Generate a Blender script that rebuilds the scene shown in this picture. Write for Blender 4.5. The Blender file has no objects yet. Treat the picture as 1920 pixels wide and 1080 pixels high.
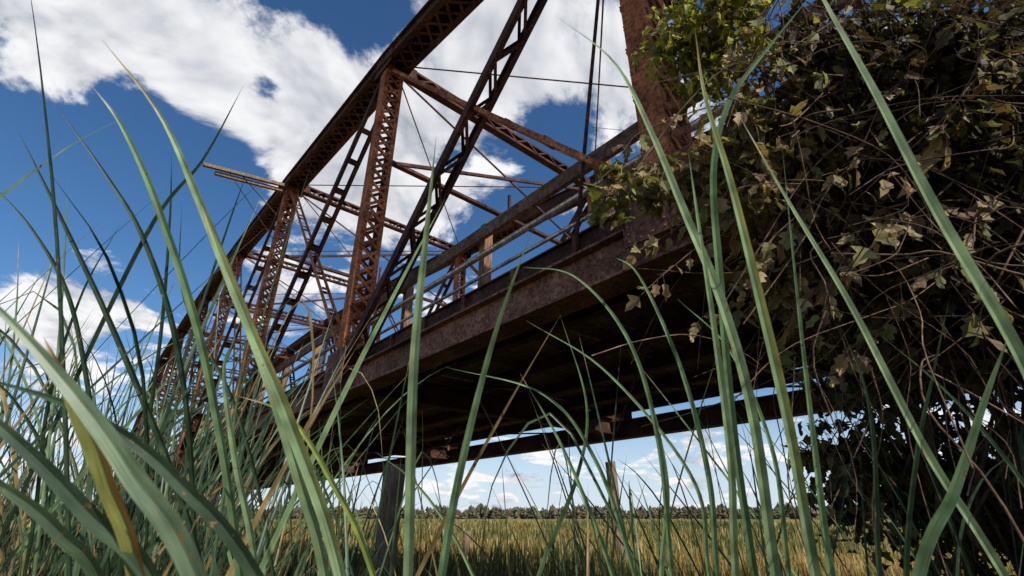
import bpy, math, random
import numpy as np
from mathutils import Vector, noise as mnoise
random.seed(7); np.random.seed(7)
V=Vector
# ---------------- site frame ----------------
CH=1.05                      # eye height above the marsh
PITCH=math.radians(25.5); FPX=901.0
cp,sp=math.cos(PITCH),math.sin(PITCH)
CAM=V((0,0,CH))
def ray(x,y):
    a=(x-960)/FPX; v=(y-540)/FPX
    return V((a, cp+v*sp, sp-v*cp))
def at(x,y,dist):           # surveyed point: bearing + real distance
    return CAM+ray(x,y)*dist
D=2.5
dv=V((-.6527,.7577,0)); nv=V((.7577,.6527,0)); kv=V((0,0,1))
def B(s,n,z): return nv*(n*D)+dv*(s*D)+V((0,0,CH+z*D))

class MB:
    def __init__(s): s.v=[];s.f=[];s.c=[];s.uv=[]
    def box(s,p,q,w,h,ref,col=(1,1,1)):
        t=(q-p); L=t.length
        if L<1e-6: return
        t=t/L; v=ref-t*ref.dot(t)
        if v.length<1e-4:
            v=V((1,0,0))-t*t.x
        v.normalize(); u=t.cross(v)
        b=len(s.v); u=u*(w/2); v=v*(h/2)
        for e in (p,q):
            s.v+= [e-u-v,e+u-v,e+u+v,e-u+v]
        s.f+=[(b,b+3,b+2,b+1),(b+4,b+5,b+6,b+7),(b,b+1,b+5,b+4),(b+1,b+2,b+6,b+5),(b+2,b+3,b+7,b+6),(b+3,b,b+4,b+7)]
        s.c+=[col]*8
    def tube(s,pts,rads,seg=8,col=(1,1,1),cap=True):
        b=len(s.v); n=len(pts)
        for i,p in enumerate(pts):
            t=(pts[min(i+1,n-1)]-pts[max(i-1,0)])
            if t.length<1e-7: t=V((0,0,1))
            t.normalize()
            r=V((0,0,1)) if abs(t.z)<.9 else V((1,0,0))
            u=t.cross(r).normalized(); w=t.cross(u)
            for k in range(seg):
                a=2*math.pi*k/seg
                s.v.append(p+(u*math.cos(a)+w*math.sin(a))*rads[i]); s.c.append(col)
        for i in range(n-1):
            for k in range(seg):
                s.f.append((b+i*seg+k,b+i*seg+(k+1)%seg,b+(i+1)*seg+(k+1)%seg,b+(i+1)*seg+k))
        if cap:
            s.f.append(tuple(b+k for k in range(seg))[::-1]); s.f.append(tuple(b+(n-1)*seg+k for k in range(seg)))
    def build(s,name,mat,parent=None,smooth=False):
        me=bpy.data.meshes.new(name); me.from_pydata([tuple(x) for x in s.v],[],s.f)
        ca=me.color_attributes.new(name="Col",type='FLOAT_COLOR',domain='POINT')
        arr=np.ones((len(s.v),4),dtype=np.float32); arr[:,:3]=np.array([tuple(c) for c in s.c],dtype=np.float32)
        ca.data.foreach_set("color",arr.ravel())
        if s.uv:
            at_=me.attributes.new(name="bl",type='FLOAT_VECTOR',domain='POINT')
            at_.data.foreach_set("vector",np.array(s.uv,dtype=np.float32).ravel())
        if smooth: me.polygons.foreach_set("use_smooth",[True]*len(me.polygons))
        me.materials.append(mat); me.update()
        o=bpy.data.objects.new(name,me); bpy.context.scene.collection.objects.link(o)
        if parent: o.parent=parent
        return o

# ---------------- materials ----------------
def newmat(name):
    m=bpy.data.materials.new(name); m.use_nodes=True; nt=m.node_tree; nt.nodes.clear()
    out=nt.nodes.new('ShaderNodeOutputMaterial'); return m,nt,out
def noise(nt,scale,detail=6,rough=.6,vec=None,dist=0):
    n=nt.nodes.new('ShaderNodeTexNoise'); n.inputs['Scale'].default_value=scale; n.inputs['Detail'].default_value=detail
    n.inputs['Roughness'].default_value=rough; n.inputs['Distortion'].default_value=dist
    if vec: nt.links.new(vec,n.inputs['Vector'])
    return n.outputs['Fac']
def ramp(nt,fac,stops):
    r=nt.nodes.new('ShaderNodeValToRGB'); el=r.color_ramp.elements
    while len(el)<len(stops): el.new(.5)
    for e,(p,c) in zip(el,stops): e.position=p; e.color=(*c,1)
    nt.links.new(fac,r.inputs['Fac']); return r.outputs['Color']
def mixc(nt,a,b,fac=None,mode='MIX',f=.5):
    m=nt.nodes.new('ShaderNodeMix'); m.data_type='RGBA'; m.blend_type=mode
    m.inputs['Factor'].default_value=f
    if fac is not None: nt.links.new(fac,m.inputs['Factor'])
    for sck,x in ((m.inputs[6],a),(m.inputs[7],b)):
        if isinstance(x,tuple): sck.default_value=(*x,1)
        else: nt.links.new(x,sck)
    return m.outputs[2]
def geo(nt):
    return nt.nodes.new('ShaderNodeNewGeometry').outputs['Position']
def attr(nt,name='Col',o='Color'):
    a=nt.nodes.new('ShaderNodeAttribute'); a.attribute_name=name; return a.outputs[o]
def bump(nt,fac,st=.4,dist=.01):
    b=nt.nodes.new('ShaderNodeBump'); b.inputs['Strength'].default_value=st; b.inputs['Distance'].default_value=dist
    nt.links.new(fac,b.inputs['Height']); return b.outputs['Normal']
def principled(nt,out,col,rough=.8,spec=.3,nrm=None,metal=0):
    p=nt.nodes.new('ShaderNodeBsdfPrincipled'); nt.links.new(col,p.inputs['Base Color'])
    p.inputs['Roughness'].default_value=rough; p.inputs['Specular IOR Level'].default_value=spec; p.inputs['Metallic'].default_value=metal
    if nrm: nt.links.new(nrm,p.inputs['Normal'])
    nt.links.new(p.outputs[0],out.inputs[0]); return p
def rustmat(name,dark,mid,light):
    m,nt,out=newmat(name); g=geo(nt)
    n1=noise(nt,2.2,4,.65,g); n2=noise(nt,28,3,.7,g)
    c=ramp(nt,n1,[(.32,dark),(.5,mid),(.66,light)])
    c2=ramp(nt,n2,[(.35,(.35,.35,.35)),(.52,(1,1,1)),(.70,(1.7,1.45,1.2))])
    c=mixc(nt,c,c2,mode='MULTIPLY',f=1); c=mixc(nt,c,attr(nt),mode='MULTIPLY',f=1)
    principled(nt,out,c,.85,.2,bump(nt,n2,.5,.006)); return m
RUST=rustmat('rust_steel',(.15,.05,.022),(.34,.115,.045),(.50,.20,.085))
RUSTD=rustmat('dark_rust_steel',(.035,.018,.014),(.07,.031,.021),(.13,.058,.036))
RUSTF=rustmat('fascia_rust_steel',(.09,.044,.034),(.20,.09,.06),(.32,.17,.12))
def woodmat(name,a,b,stretch=(1,1,1)):
    m,nt,out=newmat(name); g=geo(nt)
    mp=nt.nodes.new('ShaderNodeMapping'); mp.inputs['Scale'].default_value=stretch; nt.links.new(g,mp.inputs['Vector'])
    n1=noise(nt,14,4,.7,mp.outputs[0],.4)
    c=ramp(nt,n1,[(.3,tuple(x*.4 for x in a)),(.48,a),(.7,b)])
    c=mixc(nt,c,attr(nt),mode='MULTIPLY',f=1)
    principled(nt,out,c,.9,.15,bump(nt,n1,.7,.012)); return m
WOODP=woodmat('weathered_post_wood',(.27,.20,.145),(.48,.39,.29),(3,3,.35))
WOODD=woodmat('deck_wood',(.20,.135,.10),(.38,.26,.18),(1,1,1))
WOODR=woodmat('rail_wood',(.13,.08,.055),(.26,.17,.12),(1,1,1))
PIPE=rustmat('grey_pipe',(.14,.12,.11),(.24,.21,.19),(.34,.31,.28))

def leafmat(name,trans=.35,rough=.5,stripes=False,spec=.35):
    m,nt,out=newmat(name); c=attr(nt); g=geo(nt)
    n=noise(nt,18,1,.6,g); c=mixc(nt,c,ramp(nt,n,[(.3,(.6,.6,.55)),(.7,(1.3,1.25,1.15))]),mode='MULTIPLY',f=1)
    nrm=None
    if stripes:
        a=attr(nt,'bl','Vector'); mp=nt.nodes.new('ShaderNodeMapping'); mp.inputs['Scale'].default_value=(9,1.2,1); nt.links.new(a,mp.inputs['Vector'])
        n2=noise(nt,1.6,2,.6,mp.outputs[0]); c=mixc(nt,c,ramp(nt,n2,[(.3,(.62,.66,.6)),(.65,(1.22,1.18,1.1))]),mode='MULTIPLY',f=1)
        mp2=nt.nodes.new('ShaderNodeMapping'); mp2.inputs['Scale'].default_value=(.5,3,1); nt.links.new(a,mp2.inputs['Vector'])
        n3=noise(nt,2.5,3,.7,mp2.outputs[0]); bl=ramp(nt,n3,[(.62,(0,0,0)),(.70,(1,1,1))])
        sx=nt.nodes.new('ShaderNodeSeparateColor'); nt.links.new(bl,sx.inputs[0])
        c=mixc(nt,c,(.28,.18,.06),fac=sx.outputs[0]); nrm=None
    p=nt.nodes.new('ShaderNodeBsdfPrincipled'); nt.links.new(c,p.inputs['Base Color']); p.inputs['Roughness'].default_value=rough
    p.inputs['Specular IOR Level'].default_value=spec
    t=nt.nodes.new('ShaderNodeBsdfTranslucent'); nt.links.new(mixc(nt,c,(1.1,1.15,.5),mode='MULTIPLY',f=1),t.inputs[0])
    mx=nt.nodes.new('ShaderNodeMixShader'); mx.inputs[0].default_value=trans
    nt.links.new(p.outputs[0],mx.inputs[1]); nt.links.new(t.outputs[0],mx.inputs[2]); nt.links.new(mx.outputs[0],out.inputs[0])
    return m
BLADE=leafmat('cattail_leaf',.25,.42,True)
LEAF=leafmat('vine_leaf',.40,.6,False,.25)
STRAW=leafmat('field_grass_leaf',.3,.8,False,.1)

# ---------------- bridge ----------------
bridge=bpy.data.objects.new('truss_bridge',None); bpy.context.scene.collection.objects.link(bridge)
W=2.3; N0=1.0; N1=N0+W
S=[-1.75,.5,2.53,4.93,7.4,9.9,12.3,14.7,17.0]
ZT=[None,2.66,3.1,3.38,3.6,3.74,3.74,3.6,None]
ZB=.72
def laced(M,p,q,Wd,Dp,wdir,pitch=.3,style='x',bw=.045,fl=.07,faces=(1,-1),th=.014):
    t=(q-p); L=t.length; t=t/L
    w=(wdir-t*wdir.dot(t)).normalized(); e=t.cross(w)
    for sg in (-1,1):
        o=w*(sg*Wd/2)
        M.box(p+o,q+o,Dp,th,w)
        for s2 in (-1,1):
            o2=w*(sg*(Wd/2-fl/2))+e*(s2*(Dp/2-th*.4))
            M.box(p+o2,q+o2,th,fl,w)
    n=max(2,int(L/pitch))
    for f in faces:
        off=e*(f*(Dp/2+.009)); off2=e*(f*(Dp/2+.017))
        for i in range(n):
            a=p+t*(L*i/n); b=p+t*(L*(i+1)/n); sg=1 if i%2 else -1; h=w*(Wd/2-.02)
            g=random.uniform(.7,1.25); cc=(g,g,g)
            if style=='b':
                M.box(a-h+off,a+h+off,.10,.008,e,cc)
            else:
                M.box(a-h*sg+off,b+h*sg+off,bw,.007,e,cc)
                if style=='x': M.box(a+h*sg+off2,b-h*sg+off2,bw,.007,e,cc)
        for ee in (p+t*.12,q-t*.12):
            M.box(ee-w*(Wd/2)+off2*1.0,ee+w*(Wd/2)+off2,.26,.008,e)
posts=MB(); diags=MB(); ctr=MB(); chord=MB(); struts=MB(); rods=MB(); gus=MB(); gusd=MB(); bottom=MB(); fascia=MB(); rivet=MB()
def addrivet(p,nn,r=.014):
    t=nn.normalized(); u=t.cross(V((0,0,1))).normalized(); w=t.cross(u); b=len(rivet.v)
    for k in range(6):
        a=k*math.pi/3; rivet.v.append(p+(u*math.cos(a)+w*math.sin(a))*r); rivet.c.append((1,1,1))
    for k in range(6):
        a=k*math.pi/3; rivet.v.append(p+t*r*.5+(u*math.cos(a)+w*math.sin(a))*r*.6); rivet.c.append((1,1,1))
    rivet.f.append(tuple(b+6+k for k in range(6)))
    for k in range(6): rivet.f.append((b+k,b+(k+1)%6,b+6+(k+1)%6,b+6+k))
for side,N in ((-1,N0),(1,N1)):
    tops=[B(S[i],N,ZT[i]) for i in range(1,8)]
    bots=[B(s,N,ZB) for s in S]
    path=[bots[0]]+tops+[bots[8]]
    for i in range(8):
        p,q=path[i],path[i+1]; t=(q-p).normalized(); e=t.cross(nv).normalized()
        if e.z<0: e=-e
        w=.36; h=.28
        for sg in (-1,1):
            o=nv*(sg*w/2); chord.box(p+o,q+o,h,.02,nv)
            for s2 in (-1,1):
                o2=nv*(sg*(w/2-.02+.03))+e*(s2*(h/2)); chord.box(p+o2,q+o2,.014,.10,nv)
        chord.box(p+e*(h/2+.014)-t*.02,q+e*(h/2+.014)+t*.02,.014,w+.14,nv)
        L=(q-p).length; n=int(L/.3)
        for k in range(n):
            a=p+t*(L*k/n)-e*(h/2+.012); b=p+t*(L*(k+1)/n)-e*(h/2+.012); sg=1 if k%2 else -1
            chord.box(a-nv*.16*sg,b+nv*.16*sg,.006,.05,t.cross(e))
            chord.box(a+nv*.16*sg-e*.008,b-nv*.16*sg-e*.008,.006,.05,t.cross(e))
    for i in range(1,8):
        laced(posts,B(S[i],N,ZB-.02),B(S[i],N,ZT[i]-.06),.34,.2,nv,.24,'x',.05)
    for i in range(1,8):
        # main diagonals fall toward mid-span
        if i<4: j=i+1; a,b=tops[i-1],bots[j]
        elif i>4: j=i-1; a,b=tops[i-1],bots[j]
        else: continue
        laced(diags,a-kv*.1,b+kv*.05,.26,.13,nv,.36 if i==1 else .62,'z' if i==1 else 'b',.04,.05,th=.018)
        # counters: a slender pair of bars
        a2,b2=(bots[i],tops[i]) if i<4 else (bots[i],tops[i-2])
        laced(ctr,a2+kv*.05,b2-kv*.15,.16,.05,nv,.8,'b',.04,.02,th=.018)
    rods.tube([tops[0]-kv*.1,B(.86,N,.74)],[.018,.018],6)
    # bottom chord girder
    p,q=B(S[0]-.2,N,0),B(S[8]+.1,N,0)
    def z(o): return kv*(o*D)
    F=fascia if side<0 else bottom
    F.box(p+z(.635)-nv*.05,q+z(.635)-nv*.05,.02,.125*D,kv)
    F.box(p+z(.57)-nv*.05,q+z(.57)-nv*.05,.26,.022,kv)
    F.box(p+z(.702)-nv*.02,q+z(.702)-nv*.02,.22,.02,kv)
    for i,s in enumerate(S):
        zt=ZT[i]; G=gus if side<0 else gusd
        for o in (-.205,.205):
            if 0<i<8:
                c=B(s,N,zt)+nv*o; (gusd).box(c-dv*.33-kv*.05,c+dv*.33-kv*.05,.012,.5,kv)
            if side<0 or o>0:
                c=B(s,N,ZB)+nv*o; G.box(c-dv*.3,c+dv*.3,.012,.5,kv)
            if side<0 and o<0 and i in(1,2,3):
                for a in range(7):
                    for bb in range(9):
                        if a in(0,6) or bb in (0,8) or a==3: addrivet(c+nv*-.006+dv*(-.26+a*.087)+kv*(-.22+bb*.055),-nv,.013)
    if side<0:
        for k in range(260):
            s=-1.0+k*.045
            addrivet(B(s,N,.592)-nv*.061,-nv,.011)
            if k%2==0: addrivet(B(s,N,.685)-nv*.061,-nv,.011)
# cross members
def rod(a,b,r=.014): rods.tube([a,b],[r,r],6)
for i in range(1,8):
    s=S[i]; z=ZT[i]
    a,b=B(s,N0,z-.01),B(s,N1,z-.01)
    laced(struts,a+nv*.18,b-nv*.18,.24,.16,kv,.3,'z',.035,.05)
    zl=z-.9
    a2,b2=B(s,N0,zl),B(s,N1,zl)
    struts.box(a2+nv*.17,b2-nv*.17,.10,.012,kv); struts.box(a2+nv*.17+kv*.045,b2-nv*.17+kv*.045,.012,.09,kv)
    for x in (0,1):
        p,q=(a2,b-kv*.15) if x==0 else (a-kv*.15,b2)
        struts.box(p+nv*.17+dv*.02*x,q-nv*.17+dv*.02*x,.03 if x else .05,.06 if x==0 else .03,kv)
    m=(a2+b2)/2; struts.box(m,m+kv*.62,.05,.05,nv)
    if i<7:
        rod(B(s,N0,z),B(S[i+1],N1,ZT[i+1])); rod(B(s,N1,z),B(S[i+1],N0,ZT[i+1]))
for (i0,i1) in ((0,1),(8,7)):      # portals
    for f in (.62,.8):
        zz=ZB+(ZT[i1]-ZB)*f; ss=S[i0]+(S[i1]-S[i0])*f
        laced(struts,B(ss,N0,zz),B(ss,N1,zz),.2,.1,kv,.3,'x',.035,.05)
    rod(B(S[i0]+(S[i1]-S[i0])*.62,N0,ZB+(ZT[i1]-ZB)*.62),B(S[i1],N1,ZT[i1])); rod(B(S[i0]+(S[i1]-S[i0])*.62,N1,ZB+(ZT[i1]-ZB)*.62),B(S[i1],N0,ZT[i1]))
# floor system
for i,s in enumerate(S):
    p,q=B(s,N0,0)+nv*.06,B(s,N1,0)-nv*.16
    bottom.box(p+kv*.67*D,q+kv*.67*D,.02,.12*D,kv)
    for zz in (.608,.732): bottom.box(p+kv*zz*D,q+kv*zz*D,.2,.022,kv)
    if i<8:
        for x in (0,1):
            a=B(s,N0 if x else N1,.63-.01*x); b=B(S[i+1],N1 if x else N0,.63-.01*x); bottom.tube([a,b],[.016,.016],6)
for nn in np.linspace(1.35,2.98,5):
    p,q=B(S[0],nn,.727),B(S[8],nn,.727)
    bottom.box(p,q,.016,.13,kv)
    for o in (-.07,.07): bottom.box(p+kv*o,q+kv*o,.12,.014,kv)
planks=MB(); s=S[0]*D
while s<S[8]*D:
    g=random.uniform(.4,1.5); w=random.uniform(.2,.27)
    p=nv*(1.085*D)+dv*s+kv*(CH+.775*D+random.uniform(-.012,.012)); q=p+nv*((3.04-1.085)*D+random.uniform(-.05,.05)+ (random.random()<.2)*random.uniform(-.25,.12))
    planks.box(p,q,w,.07,kv,(g,g*random.uniform(.9,1),g*random.uniform(.82,.95))); s+=w+random.uniform(.008,.02)
planks.build('deck_planks',WOODD,bridge)
fd=MB()
nn=1.045
fd.box(B(S[0],nn,.768),B(S[8],nn,.768),.03,.115*D,kv,(.8,.75,.75))
fd.box(B(S[0],nn,.826),B(S[8],nn,.826),.09,.016,kv); fd.box(B(S[0],nn,.711),B(S[8],nn,.711),.09,.016,kv)
fd.box(B(S[0],2.93,.815),B(S[8],2.93,.815),.15,.12,kv)
for k in range(60):      # hanger brackets along the edge beam
    s=S[0]+.15+k*.31
    fd.box(B(s,1.03,.715),B(s,1.03,.822),.05,.03,nv,(1.4,1.3,1.2))
fd.build('edge_beam',RUSTD,bridge)
rail=MB(); pipe=MB(); rp=MB()
for nn,sg in ((1.13,1),(2.98,-1)):
    segs=np.arange(-1.7,17,.69*4)
    for k,a in enumerate(segs):
        b=min(a+.69*4,17); dz=random.uniform(-.006,.006)
        g=random.uniform(.8,1.1)
        rail.box(B(a+.002,nn-.025*sg,1.15+dz),B(b-.002,nn-.025*sg,1.15+dz),.05,.15,kv,(g,g,g))
    pipe.tube([B(-1.7,nn-.03*sg,1.035),B(17,nn-.03*sg,1.035)],[.035,.035],10)
    pipe.tube([B(-1.7,nn-.03*sg,.93),B(17,nn-.03*sg,.93)],[.02,.02],8)
    s=-1.3+.08
    while s<17:
        lean=random.uniform(-.02,.02); top=random.uniform(1.19,1.24); g=random.uniform(.6,.95)
        rp.box(B(s,nn+.03*sg,.80),B(s+lean,nn+.03*sg,top),.10,.11,nv,(g,g*.78,g*.62)); s+=.69
rail.build('guard_rail',WOODR,bridge); pipe.build('pipe_rail',PIPE,bridge,True); rp.build('rail_posts',WOODP,bridge)
arm=MB()
for k,(dz,ex) in enumerate(((.0,0),(-.13,.25))):
    p=B(4.93,N0+.12,3.36)+kv*dz+dv*.09*k; q=B(4.86,N0-.86,3.16)+kv*(dz*.8)+dv*.09*k
    q=q+(p-q).normalized()*ex*1.2
    arm.box(p,q,.09,.085,kv,(.8,.72,.64))
arm.build('timber_cross_arm',WOODP,bridge)
rod(B(4.90,N0-.5,3.22),B(4.93,N0-.05,2.9),.012); rod(B(4.90,N0-.62,3.2),B(4.93,N0-.05,2.62),.01)
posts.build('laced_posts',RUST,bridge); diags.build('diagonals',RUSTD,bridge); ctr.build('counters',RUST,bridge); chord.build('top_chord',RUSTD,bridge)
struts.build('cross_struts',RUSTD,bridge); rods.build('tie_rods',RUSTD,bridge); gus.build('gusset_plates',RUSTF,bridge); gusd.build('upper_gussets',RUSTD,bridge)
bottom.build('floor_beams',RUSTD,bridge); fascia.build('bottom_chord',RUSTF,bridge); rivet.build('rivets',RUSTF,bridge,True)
m,nt,out=newmat('old_concrete'); g=geo(nt); n=noise(nt,3,8,.6,g)
principled(nt,out,ramp(nt,n,[(.3,(.14,.13,.11)),(.7,(.34,.32,.28))]),.9,.2,bump(nt,noise(nt,25,5,.6,g),.4,.01)); CONC=m
ab=MB()
for s in (S[0]-.15,S[8]+.15):
    zt=.55; h=CH+zt*D+.3
    ab.box(B(s,.75,0)+kv*(-CH-.3+h/2),B(s,3.55,0)+kv*(-CH-.3+h/2),1.2,h,kv)
    sg=-1 if s<0 else 1
    ab.box(B(s+sg*.3,.75,0)+kv*(-CH-.3+(h+.6)/2),B(s+sg*.3,3.55,0)+kv*(-CH-.3+(h+.6)/2),.35,h+.6,kv)
ab.build('abutments',CONC,bridge)

# ---------------- ground ----------------
m,nt,out=newmat('marsh_field_ground'); g=geo(nt)
n1=noise(nt,.05,6,.65,g); n2=noise(nt,1.7,5,.7,g); n3=noise(nt,14,4,.7,g)
far=ramp(nt,n1,[(.3,(.13,.14,.05)),(.45,(.32,.23,.085)),(.55,(.15,.155,.06)),(.7,(.36,.24,.10))])
far=mixc(nt,far,ramp(nt,n2,[(.3,(.5,.55,.4)),(.65,(1.25,1.15,1))]),mode='MULTIPLY',f=1)
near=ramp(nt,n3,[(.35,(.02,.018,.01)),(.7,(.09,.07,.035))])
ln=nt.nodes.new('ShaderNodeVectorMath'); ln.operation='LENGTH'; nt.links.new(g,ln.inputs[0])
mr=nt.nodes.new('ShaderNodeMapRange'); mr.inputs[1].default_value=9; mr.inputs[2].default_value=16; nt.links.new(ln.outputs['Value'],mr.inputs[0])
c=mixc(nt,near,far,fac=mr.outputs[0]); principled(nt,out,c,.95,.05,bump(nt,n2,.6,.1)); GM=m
gv=[];gf=[]
R=[0]+[1.5*1.28**i for i in range(34)]; K=64
for i,r in enumerate(R):
    for k in range(K):
        a=2*math.pi*k/K; x,y=r*math.cos(a),r*math.sin(a)
        gv.append((x,y,(mnoise.noise(V((x*.3,y*.3,0)))*.05) if r<60 else 0))
for i in range(len(R)-1):
    for k in range(K):
        gf.append((i*K+k,(i+1)*K+k,(i+1)*K+(k+1)%K,i*K+(k+1)%K))
me=bpy.data.meshes.new('ground'); me.from_pydata(gv,[],gf); me.materials.append(GM)
bpy.context.scene.collection.objects.link(bpy.data.objects.new('ground',me))

# field grass
fg=MB()
def under(x,y): return (x*nv.x+y*nv.y)/D
for i in range(32000):
    u=random.random(); r=7.5*(130/7.5)**(u**.9); a=math.radians(random.uniform(-50,52))
    x,y=r*math.sin(a),r*math.cos(a)
    hn=mnoise.noise(V((x*.12,y*.12,2)))*.6+mnoise.noise(V((x*.03,y*.045,5)))*.7
    h=random.uniform(.2,.7)*(.75+1.1*hn) if r<30 else random.uniform(.2,.6)*(.9+2.0*max(0,hn)); w=.006+r*.0007
    h=max(h,.1)
    q=random.random()*.7+hn*1.5+.15
    col=(.52,.35,.13) if q<.5 else ((.26,.24,.085) if q<.75 else (.11,.15,.055))
    if random.random()<.12: col=(.6,.48,.28)
    k=random.uniform(.55,1.15); col=tuple(c*k for c in col)
    b=len(fg.v); t=random.uniform(0,6.28); l=random.uniform(0,.5)*h; ux,uy=math.cos(t)*w,math.sin(t)*w; lx,ly=math.cos(t+1.3)*l,math.sin(t+1.3)*l
    fg.v+=[V((x-ux,y-uy,0)),V((x+ux,y+uy,0)),V((x+ux*.7+lx*.4,y+uy*.7+ly*.4,h*.6)),V((x-ux*.7+lx*.4,y-uy*.7+ly*.4,h*.6)),V((x+lx,y+ly,h))]
    fg.f+=[(b,b+1,b+2,b+3),(b+3,b+2,b+4)]; fg.c+=[tuple(c*.5 for c in col)]*2+[col]*3
fg.build('field_grass',STRAW)
# distant tree line, with air haze mixed into the lighter foliage colours
tl=MB()
for i in range(3200):
    a=math.radians(random.uniform(-62,62)); r=random.uniform(330,380); x,y=r*math.sin(a),r*math.cos(a)
    H=6.0+3*mnoise.noise(V((a*26,3,0)))+2.5*mnoise.noise(V((a*110,7,0)))+random.uniform(-1,.8)
    k0=random.uniform(.8,1.2); base=random.choice([(.12,.135,.085),(.17,.145,.09),(.20,.155,.10),(.11,.12,.085)])
    wd=random.uniform(1.2,2.6)
    for f in range(5):
        zf=f/5; k=k0*random.uniform(.7,1.3); col=tuple(c*k for c in base); b=len(tl.v)
        rad=wd*(1.0 if f<3 else .65)
        ang=random.uniform(0,6.28)
        c=V((x+random.uniform(-.6,.6),y+random.uniform(-.6,.6),H*zf))
        pts=[c+V((math.cos(ang+j*1.57)*rad*random.uniform(.6,1.1),math.sin(ang+j*1.57)*rad,random.uniform(-.3,.6))) for j in range(4)]+[c+V((random.uniform(-.7,.7),random.uniform(-.7,.7),H*.32))]
        tl.v+=pts; tl.c+=[col]*5; tl.f+=[(b,b+1,b+4),(b+1,b+2,b+4),(b+2,b+3,b+4),(b+3,b,b+4)]
tl.build('tree_line',STRAW)

# ---------------- fence posts ----------------
def fpost(base,top,r,seg=14):
    M=MB(); n=16; pts=[];rr=[]
    for i in range(n):
        t=i/(n-1); p=base.lerp(top,t); pts.append(p); rr.append(r*(1.08-.12*t))
    M.tube(pts,rr,seg)
    for k in range(len(M.v)):
        v=M.v[k]; ring=k//seg; c=pts[min(ring,n-1)]; dd=v-c
        nn=mnoise.noise(V((dd.x*.9/r,dd.y*.9/r,v.z*.7)))*.35+mnoise.noise(V((dd.x*60,dd.y*60,v.z*1.5)))*.14
        M.v[k]=c+dd*(1+nn*.6); M.c[k]=(.75,.68,.6)
        if ring==n-1: M.v[k]=M.v[k]+kv*(mnoise.noise(dd*25)*.05)
    return M.build('fence_post',WOODP,None,False)
t=at(742,872,5.6); fpost(V((t.x-.02,t.y,-.1)),t,.125)
t=at(1143,866,12.6); fpost(V((t.x+.1,t.y,-.1)),t,.135)
t=at(876,996,15); fpost(V((t.x,t.y,-.1)),t,.13)

# ---------------- cattail blades ----------------
def catmull(P,n):
    P=[P[0]*2-P[1]]+list(P)+[P[-1]*2-P[-2]]; out=[]; m=len(P)-3
    for i in range(n+1):
        u=i/n*m; k=min(int(u),m-1); t=u-k; a,b,c,d=P[k:k+4]
        out.append(.5*((2*b)+(c-a)*t+(2*a-5*b+4*c-d)*t*t+(3*b-a-3*c+d)*t**3))
    return out
reed=MB()
def blade(P,w,col,tip=None,n=20,face=None,twist=.4,edge=None,taper=.55):
    pts=catmull(P,n); b=len(reed.v); seed=random.uniform(0,50)
    a0=random.uniform(-.9,.9) if face is None else face
    for i,p in enumerate(pts):
        t=i/n; T=(pts[min(i+1,n)]-pts[max(i-1,0)]).normalized()
        sd=T.cross(V((0,-1,0)) if abs(T.y)<.8 else V((1,0,0))).normalized(); nn=T.cross(sd)
        a=a0+twist*(t-.5)*2; sd2=sd*math.cos(a)+nn*math.sin(a); nn2=T.cross(sd2)
        ww=w*(.75+.25*min(1,t*4)) if t<taper else w*max(0,(1-((t-taper)/(1-taper))**1.5))
        ww=max(ww,w*.02)
        reed.v+=[p-sd2*ww/2,p+nn2*ww*.18,p+sd2*ww/2]
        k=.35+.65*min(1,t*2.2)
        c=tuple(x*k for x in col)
        if tip and t>.86: f=min(1,(t-.86)/.08); c=tuple(x*(1-f)+y*f for x,y in zip(c,tip))
        c3=edge if (edge and .35<t) else c
        reed.c+=[c,tuple(x*.85 for x in c),c3]; reed.uv+=[(seed,t*6+seed,0),(seed+.5,t*6+seed,0),(seed+1,t*6+seed,0)]
    for i in range(n):
        q=b+i*3; reed.f+=[(q,q+1,q+4,q+3),(q+1,q+2,q+5,q+4)]
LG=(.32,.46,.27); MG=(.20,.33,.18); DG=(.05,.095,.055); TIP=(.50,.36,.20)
GR=[(.13,.22,.12),(.09,.16,.085),(.20,.31,.17),(.06,.115,.065),(.11,.19,.10)]
def hero(pix,d,wpx,col=None,tip=None,face=0,edge=None,d2=None,twist=.25,taper=.5):
    m=len(pix); d2=d if d2 is None else d2
    P=[at(x,y,d+(d2-d)*i/(m-1)) for i,(x,y) in enumerate(pix)]
    T=(P[0]-P[1]); lat=V((T.x,T.y,0))
    sl=lat.length/max(.05,-T.z) if T.z<0 else 1.5
    z0=P[0].z; L=min(.45*z0,sl*z0*.5)
    if lat.length<1e-5: lat=V((0,1,0))
    lat=lat.normalized()
    e=V((P[0].x,P[0].y,0))+lat*L; mid=V((P[0].x,P[0].y,z0*.5))+lat*L*.68
    P=[e-kv*.02,mid]+P
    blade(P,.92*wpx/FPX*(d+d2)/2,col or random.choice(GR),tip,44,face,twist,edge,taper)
hero([(765,1080),(775,700),(798,450),(818,255)],1.0,21,LG)
hero([(828,1080),(868,860),(930,620),(1000,425)],1.1,17,MG)
hero([(2010,880),(1900,640),(1760,400),(1640,170),(1545,0),(1480,-130)],.75,32,LG,d2=.85)
hero([(1455,1080),(1412,780),(1355,570),(1285,400),(1218,240),(1150,115),(1040,28)],1.15,21,LG,d2=1.3)
hero([(1530,1080),(1480,800),(1425,560),(1370,340),(1322,180),(1303,55)],.95,23,LG,TIP,edge=(.58,.55,.13))
hero([(1890,1090),(1740,850),(1600,580),(1480,380),(1378,203)],.95,20,LG,(.6,.55,.45))
hero([(1415,1080),(1375,800),(1350,520),(1338,320),(1368,190),(1440,90),(1530,-20)],1.25,16,MG)
hero([(1380,1080),(1370,860),(1340,620),(1310,420),(1290,280)],1.1,16,LG)
hero([(1560,1080),(1535,900),(1500,600),(1467,280)],1.2,16,MG)
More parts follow.
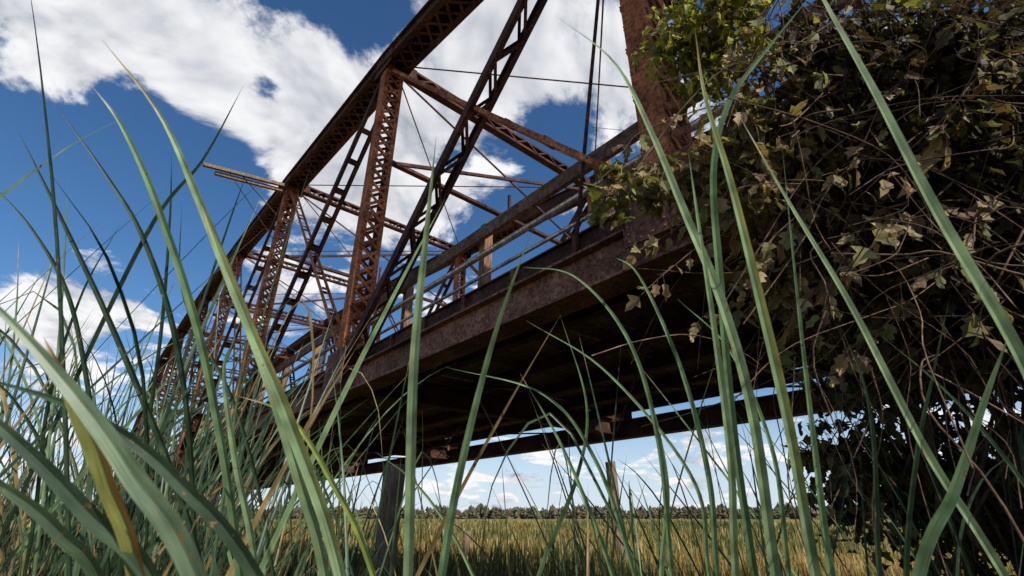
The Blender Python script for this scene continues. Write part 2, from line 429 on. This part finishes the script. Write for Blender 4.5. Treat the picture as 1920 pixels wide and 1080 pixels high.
hero([(610,1090),(560,900),(500,700),(430,520),(370,370),(300,215),(192,75)],.95,23,LG,TIP)
hero([(640,1090),(545,800),(470,620),(410,470),(378,385)],.85,26,LG,(.6,.5,.36),edge=(.58,.55,.16))
hero([(450,1090),(385,680),(300,400),(230,240),(172,160)],1.05,17,MG,(.6,.55,.45))
hero([(400,1180),(240,880),(90,680),(-60,520)],.45,44,(.17,.25,.17),face=.2)
hero([(270,1180),(195,900),(140,760),(82,632)],.5,36,(.24,.26,.08),(.62,.44,.26),edge=(.42,.17,.05),taper=.7)
hero([(330,1180),(160,960),(0,800),(-150,690)],.5,38,(.07,.12,.075))
hero([(520,1160),(330,900),(150,770),(-60,700)],.6,30,(.05,.09,.055))
hero([(220,1180),(110,1000),(-20,900),(-150,850)],.55,30,(.07,.12,.07))
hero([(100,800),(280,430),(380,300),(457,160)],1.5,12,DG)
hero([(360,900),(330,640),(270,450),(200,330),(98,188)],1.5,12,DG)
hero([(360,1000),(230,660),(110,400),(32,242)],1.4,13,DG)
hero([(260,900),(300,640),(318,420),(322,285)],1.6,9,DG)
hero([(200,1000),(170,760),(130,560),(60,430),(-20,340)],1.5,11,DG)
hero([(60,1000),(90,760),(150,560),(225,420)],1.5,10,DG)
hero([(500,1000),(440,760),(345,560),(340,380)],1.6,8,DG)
hero([(1345,1080),(1330,900),(1280,700),(1200,520),(1145,478)],1.3,12,MG)
hero([(1260,1080),(1235,830),(1180,640),(1080,520),(975,500)],1.4,10,MG)
hero([(1190,1080),(1120,870),(1020,740),(835,688)],1.4,9,MG)
hero([(1150,1080),(1060,850),(975,700)],1.4,10,MG,TIP)
hero([(1330,1080),(1300,900),(1140,700),(985,600)],1.5,9,MG)
hero([(1720,1090),(1790,920),(1850,740),(1895,620)],.9,26,MG)
hero([(1480,1080),(1450,850),(1370,660),(1270,560)],1.4,11,MG)
hero([(1650,1080),(1640,850),(1620,720),(1570,600)],1.2,12,DG)
hero([(1700,1080),(1720,850),(1750,700),(1780,560)],1.2,12,DG)
hero([(1980,1000),(1870,840),(1760,720),(1640,620)],1.1,12,DG)
hero([(1240,1080),(1250,900),(1200,690),(1130,560)],1.5,10,LG)
hero([(1010,1080),(1080,900),(1100,760),(1050,590)],1.6,9,MG)
hero([(480,1080),(440,860),(420,700),(436,640)],1.1,14,LG)
hero([(700,1080),(620,900),(540,780),(440,740)],1.0,12,(.30,.40,.10),TIP)
def scatter(n,xr,yr,hr,lean,wr,cols,mind=1.1,dk=(.7,1.2),left=False,straight=.75):
    c=0
    while c<n:
        x=random.uniform(*xr); y=random.uniform(*yr)
        if math.hypot(x,y)<mind or under(x,y)>1.9: continue
        bx=x/y
        if left and bx>-.28: continue
        if left and bx>-.5 and random.random()<.5: c+=1; continue
        c+=1
        h=random.uniform(*hr)
        if left and bx>-.5: h*=.72
        az=random.uniform(0,6.28); l=random.uniform(*lean)*h
        lx,ly=math.cos(az)*l,math.sin(az)*l*.6
        b=V((x,y,-.02)); s=straight if random.random()<.8 else .1
        def f(u): return s*u*1.2+(1-s)*u*u*1.25
        st=random.random()<.75
        P=[b]+[b+V((lx*f(u),ly*f(u),h*(u if st else u*(1.18-.28*u*u)) )) for u in (.33,.66,.88,1.05)]
        if random.random()<.10:
            P[-1]=P[-2]+V((lx*.3,ly*.3,-h*.10)); P.append(P[-1]+V((lx*.15,ly*.15,-h*.22)))
        col=random.choice(cols); k=random.uniform(*dk); col=tuple(z*k for z in col)
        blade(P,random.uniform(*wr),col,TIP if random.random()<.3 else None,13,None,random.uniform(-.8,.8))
DRY=(.34,.25,.12)
LC=GR+[DG,DG,DG,DG,DRY]
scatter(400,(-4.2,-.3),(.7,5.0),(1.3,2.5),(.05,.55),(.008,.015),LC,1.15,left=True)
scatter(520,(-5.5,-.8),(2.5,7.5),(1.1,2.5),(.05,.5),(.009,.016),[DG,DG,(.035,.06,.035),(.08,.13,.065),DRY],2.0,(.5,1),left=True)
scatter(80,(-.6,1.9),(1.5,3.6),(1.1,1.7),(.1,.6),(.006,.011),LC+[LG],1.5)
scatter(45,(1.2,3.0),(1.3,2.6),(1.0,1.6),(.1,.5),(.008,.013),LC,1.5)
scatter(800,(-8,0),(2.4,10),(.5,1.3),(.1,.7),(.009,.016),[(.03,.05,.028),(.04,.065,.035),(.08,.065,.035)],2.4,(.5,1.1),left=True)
scatter(300,(-3,2.4),(2.6,7),(.35,.85),(.1,.8),(.006,.011),[(.05,.085,.04),(.18,.17,.07),(.28,.20,.10),(.05,.085,.04)],2.5,(.5,1.1))
reed.build('cattail_reeds',BLADE,None,False)

# ---------------- vine thicket ----------------
leaves=MB(); twigs=MB()
def leaf(p,dirv,nrm,L,col):
    d=dirv.normalized(); s=d.cross(nrm).normalized(); n=s.cross(d)
    b=len(leaves.v); k=random.uniform(.5,1.3); k2=random.uniform(.6,1.2); curl=random.uniform(-.45,.45); ww=random.uniform(.55,1.05)
    ax=[];le=[];ri=[]
    for m_ in (0,.25,.5,.75,1.0): ax.append(p+d*(L*m_)+n*(curl*L*m_*m_))
    for (x,y) in [(.12,.26),(.33,.42*k),(.42,.2),(.66,.32*k2),(.78,.12)]:
        y*=ww; z=.3+curl*x*x
        le.append(p+d*(L*x)+s*(L*y)+n*(L*y*z)); ri.append(p+d*(L*(x+.03))-s*(L*y*.95)+n*(L*y*z))
    leaves.v+=ax+le+ri; c2=tuple(x*.75 for x in col)
    leaves.c+=[c2]*5+[col]*10
    A=b;Lx=b+5;Rx=b+10
    leaves.f+=[(A,Lx,Lx+1,A+1),(A+1,Lx+1,Lx+2,A+2),(A+2,Lx+2,Lx+3,A+3),(A+3,Lx+3,Lx+4,A+4),
               (A+1,Rx+1,Rx,A),(A+2,Rx+2,Rx+1,A+1),(A+3,Rx+3,Rx+2,A+2),(A+4,Rx+4,Rx+3,A+3)]
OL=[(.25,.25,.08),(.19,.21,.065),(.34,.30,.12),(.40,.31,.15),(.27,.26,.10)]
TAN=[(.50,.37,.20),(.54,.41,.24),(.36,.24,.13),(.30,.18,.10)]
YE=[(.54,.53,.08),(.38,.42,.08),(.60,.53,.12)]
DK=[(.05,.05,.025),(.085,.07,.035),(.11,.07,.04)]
def rnd():
    while True:
        v=V((random.uniform(-1,1),random.uniform(-1,1),random.uniform(-1,1)))
        if .05<v.length<1: return v
def clump(px,py,dist,rpx,nt_,pal,ls=(.06,.11),squash=(1,1,1),lf=8,shell=.35):
    c=at(px,py,dist); R=rpx/FPX*dist
    for i in range(nt_):
        v=rnd(); v=v.normalized()*(shell+(1-shell)*random.random()**.6)
        e=c+V((v.x*R*squash[0],v.y*R*squash[1],v.z*R*squash[2]))
        st=c+(e-c)*random.uniform(.2,.6)+rnd()*R*.25
        L=(e-st).length; mid=(st+e)/2+rnd()*L*.3+kv*L*.15
        pts=catmull([st,mid,e+kv*-.05*L,e+rnd()*.1-kv*.1],7)
        r=random.uniform(.002,.005)
        g=random.uniform(.7,1.5)
        twigs.tube(pts,[r*(1-.1*k) for k in range(8)],4,(g,g*.92,g*.85),False)
        cl=random.choice(pal)
        for k in range(lf):
            t=random.random()**.7; pp=pts[min(7,int(t*7.99))]+rnd()*.05
            dd=rnd()*.8+V((0,0,-.8)) if random.random()<.6 else rnd()
            nn=rnd()*.9+V((.25,-.6,.6))
            col=cl if random.random()<.5 else random.choice(pal); q=random.uniform(.5,1.25); col=tuple(x*q for x in col)
            leaf(pp,dd,nn,random.uniform(*ls),col)
def spray(px,py,px2,py2,d,n,pal,ls):     # trailing runner with alternate leaves
    a,b=at(px,py,d+.15),at(px2,py2,d)
    L=(b-a).length
    pts=catmull([a,a.lerp(b,.35)+rnd()*.08+kv*.05*L,a.lerp(b,.7)+rnd()*.08,b],20)
    twigs.tube(pts,[.004*(1-.035*k) for k in range(21)],5,(1.3,1.15,1),False)
    for k in range(n):
        i=int((.15+.85*k/n)*20); pp=pts[i]; dd=rnd()*.7+(b-a).normalized()*.4+V((0,0,-.5))
        st=pp+dd.normalized()*random.uniform(.015,.04); twigs.tube([pp,st],[.0012,.001],4,(1.3,1.2,1),False)
        col=random.choice(pal); q=random.uniform(.7,1.3); leaf(st,dd,rnd()*.6+V((.2,-.8,.5)),random.uniform(*ls),tuple(x*q for x in col))
# outer sprays: tan, olive and yellow leaves, lightened in colour to look sunlit
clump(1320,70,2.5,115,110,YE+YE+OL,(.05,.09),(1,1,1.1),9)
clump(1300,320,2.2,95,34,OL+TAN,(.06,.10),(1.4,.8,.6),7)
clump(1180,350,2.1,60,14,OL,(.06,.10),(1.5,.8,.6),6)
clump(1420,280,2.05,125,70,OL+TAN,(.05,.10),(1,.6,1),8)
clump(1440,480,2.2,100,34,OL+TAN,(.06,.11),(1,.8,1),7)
for q in ((1400,300,1110,350,2.0,16),(1400,360,1180,480,2.0,13),(1380,200,1170,280,2.1,14),(1450,440,1195,560,1.9,12),(1480,480,1290,620,1.9,10),(1600,500,1420,680,1.8,14),
          (1560,350,1400,560,1.75,16),(1700,380,1540,600,1.6,16),(1800,330,1620,500,1.5,14),(1900,350,1720,520,1.5,14),(1850,180,1650,330,1.55,14),(1700,150,1540,330,1.65,14),
          (1640,600,1560,720,1.8,14),(1760,560,1600,660,1.7,12),(1920,100,1780,260,1.5,12),(1480,-40,1370,120,2.0,16),(1600,-40,1480,130,1.8,14),(1920,430,1850,640,1.4,10)):
    spray(*q,OL+TAN+TAN,(.055,.095))
# interior clumps: shade put into the dark leaf palettes
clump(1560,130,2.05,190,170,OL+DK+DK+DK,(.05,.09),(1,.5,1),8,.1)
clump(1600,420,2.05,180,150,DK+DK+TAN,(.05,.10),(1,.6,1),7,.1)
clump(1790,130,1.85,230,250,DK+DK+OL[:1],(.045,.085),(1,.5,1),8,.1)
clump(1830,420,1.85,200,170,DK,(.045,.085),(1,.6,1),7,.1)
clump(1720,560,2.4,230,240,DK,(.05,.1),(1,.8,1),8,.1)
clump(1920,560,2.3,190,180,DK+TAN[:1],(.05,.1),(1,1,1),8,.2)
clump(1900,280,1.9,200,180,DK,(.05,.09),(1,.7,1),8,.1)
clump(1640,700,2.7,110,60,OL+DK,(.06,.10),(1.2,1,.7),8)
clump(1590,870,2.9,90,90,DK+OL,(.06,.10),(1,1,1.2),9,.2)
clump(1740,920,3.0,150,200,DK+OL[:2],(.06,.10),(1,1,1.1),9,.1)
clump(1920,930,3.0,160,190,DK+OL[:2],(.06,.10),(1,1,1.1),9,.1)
for i in range(26):
    bx=at(random.uniform(1600,1980),900,random.uniform(2.7,3.4)); base=V((bx.x,bx.y,0))
    tp=at(random.uniform(1450,1950),random.uniform(-50,450),random.uniform(1.8,2.2))
    P=[base]+[base.lerp(tp,t)+rnd()*.25 for t in (.25,.5,.75)]+[tp]
    r=random.uniform(.008,.022); pts=catmull(P,18); twigs.tube(pts,[r*(1-.035*k) for k in range(19)],6,(.6,.55,.5))
for i in range(420):
    a=at(random.uniform(1440,1990),random.uniform(-60,720),random.uniform(1.5,2.6)); P=[a]; d=rnd().normalized()*.15
    for k in range(4): d=(d+rnd()*.12-kv*.02); P.append(P[-1]+d)
    r=random.uniform(.0008,.0028); g=random.uniform(.5,1.9); pts=catmull(P,14); twigs.tube(pts,[r]*15,4,(g,g*.9,g*.78),False)
vine=bpy.data.objects.new('climbing_vine',None); bpy.context.scene.collection.objects.link(vine)
leaves.build('leaves',LEAF,vine); twigs.build('stems',woodmat('vine_bark',(.10,.07,.05),(.22,.16,.115)),vine,True)

# ---------------- light and sky ----------------
EL=math.radians(42); sh=V((.64,-.77,0)).normalized(); SD=V((sh.x*math.cos(EL),sh.y*math.cos(EL),math.sin(EL)))
sun=bpy.data.lights.new('sun','SUN'); sun.energy=5.0; sun.angle=math.radians(.5); sun.color=(1,.95,.87)
so=bpy.data.objects.new('sun',sun); so.rotation_euler=(-SD).to_track_quat('-Z','Y').to_euler(); bpy.context.scene.collection.objects.link(so)
w=bpy.data.worlds.new('World'); bpy.context.scene.world=w; w.use_nodes=True; nt=w.node_tree; nt.nodes.clear()
out=nt.nodes.new('ShaderNodeOutputWorld'); bg=nt.nodes.new('ShaderNodeBackground'); bg.inputs[1].default_value=.13; nt.links.new(bg.outputs[0],out.inputs[0])
sky=nt.nodes.new('ShaderNodeTexSky'); sky.sky_type='NISHITA'; sky.sun_disc=False; sky.sun_elevation=EL; sky.sun_rotation=math.atan2(sh.x,sh.y)
sky.air_density=1.0; sky.dust_density=.3; sky.ozone_density=4
tc=nt.nodes.new('ShaderNodeTexCoord').outputs['Generated']
def mth(op,a,b=None,cl=False):
    n=nt.nodes.new('ShaderNodeMath'); n.operation=op; n.use_clamp=cl
    for i,x in enumerate((a,b)):
        if x is None: continue
        if isinstance(x,(int,float)): n.inputs[i].default_value=x
        else: nt.links.new(x,n.inputs[i])
    return n.outputs[0]
def mrange(x,a,b,c,d,typ='SMOOTHSTEP'):
    n=nt.nodes.new('ShaderNodeMapRange'); n.interpolation_type=typ
    for i,q in enumerate((a,b,c,d)): n.inputs[i+1].default_value=q
    nt.links.new(x,n.inputs[0]); return n.outputs[0]
BL=[(100,10,.34,.34),(350,90,.22,.26),(560,110,.34,.34),(620,240,.28,.32),(740,330,.24,.30),(880,120,.24,.28),(1060,90,.28,.36),(1180,190,.18,.28),
    (60,560,.20,.38),(240,590,.17,.36),(390,520,.06,.2),(480,560,.1,.25),(930,310,.10,.3),(1350,60,.3,.3),(840,380,.12,.25),(120,130,.08,.2),
    (670,-5,.12,-.5),(60,220,.2,-.25),(150,340,.34,-.38),(505,165,.05,-.36),(400,310,.12,-.24),(1020,250,.12,-.25),(1000,430,.2,-.15),(330,460,.12,-.2),
    (1300,890,.12,.22),(900,920,.12,.2),(1050,880,.08,.2)]
def nz(vec,det):
    sx=nt.nodes.new('ShaderNodeSeparateXYZ'); nt.links.new(vec,sx.inputs[0])
    zz=mth('ADD',mth('MAXIMUM',sx.outputs[2],0.0),.22)
    cx=nt.nodes.new('ShaderNodeCombineXYZ'); nt.links.new(mth('DIVIDE',sx.outputs[0],zz),cx.inputs[0]); nt.links.new(mth('DIVIDE',sx.outputs[1],zz),cx.inputs[1])
    return mth('MULTIPLY',mth('SUBTRACT',noise(nt,2.7,det,.62,cx.outputs[0],.3),.5),2.5)
n1=nz(tc,7); t=n1
for (x,y,r,wt) in BL:
    c=ray(x,y).normalized(); n=nt.nodes.new('ShaderNodeVectorMath'); n.operation='DISTANCE'; nt.links.new(tc,n.inputs[0]); n.inputs[1].default_value=c
    t=mth('ADD',t,mrange(n.outputs['Value'],0,r,wt,0))
d1=mth('ADD',t,-.10)
off=nt.nodes.new('ShaderNodeVectorMath'); off.operation='ADD'; nt.links.new(tc,off.inputs[0]); off.inputs[1].default_value=tuple(V((.45,-.2,.8)).normalized()*.05)
n2=nz(off.outputs[0],4)
al=mrange(d1,-.01,.20,0,1)
lit=mrange(mth('SUBTRACT',n1,n2),-.36,.22,0,1,'LINEAR')
thick=mrange(d1,.25,.85,1,.55)
cc=mixc(nt,(2.5,2.8,3.4),(7.5,7.5,7.6),fac=mth('MULTIPLY',lit,thick,True))
hs=nt.nodes.new('ShaderNodeHueSaturation'); hs.inputs['Saturation'].default_value=1.18; hs.inputs['Value'].default_value=.92; nt.links.new(sky.outputs[0],hs.inputs['Color'])
sz=nt.nodes.new('ShaderNodeSeparateXYZ'); nt.links.new(tc,sz.inputs[0])
haze=mrange(sz.outputs[2],.0,.25,.85,0)
blue=mixc(nt,hs.outputs[0],(5.0,5.9,7.0),fac=haze)
col=mixc(nt,blue,cc,fac=al); nt.links.new(col,bg.inputs[0])

cam=bpy.data.cameras.new('camera'); co=bpy.data.objects.new('camera',cam); bpy.context.scene.collection.objects.link(co)
cam.sensor_width=36; cam.lens=36*FPX/1920; cam.clip_start=.02; cam.clip_end=20000
co.location=CAM; co.rotation_euler=(math.pi/2+PITCH,0,0)
cam.dof.use_dof=True; cam.dof.focus_distance=3.2; cam.dof.aperture_fstop=5.6
sc=bpy.context.scene; sc.camera=co; sc.view_settings.view_transform='Standard'; sc.view_settings.look='None'; sc.view_settings.exposure=0
print('verts',len(reed.v),len(leaves.v),len(twigs.v))
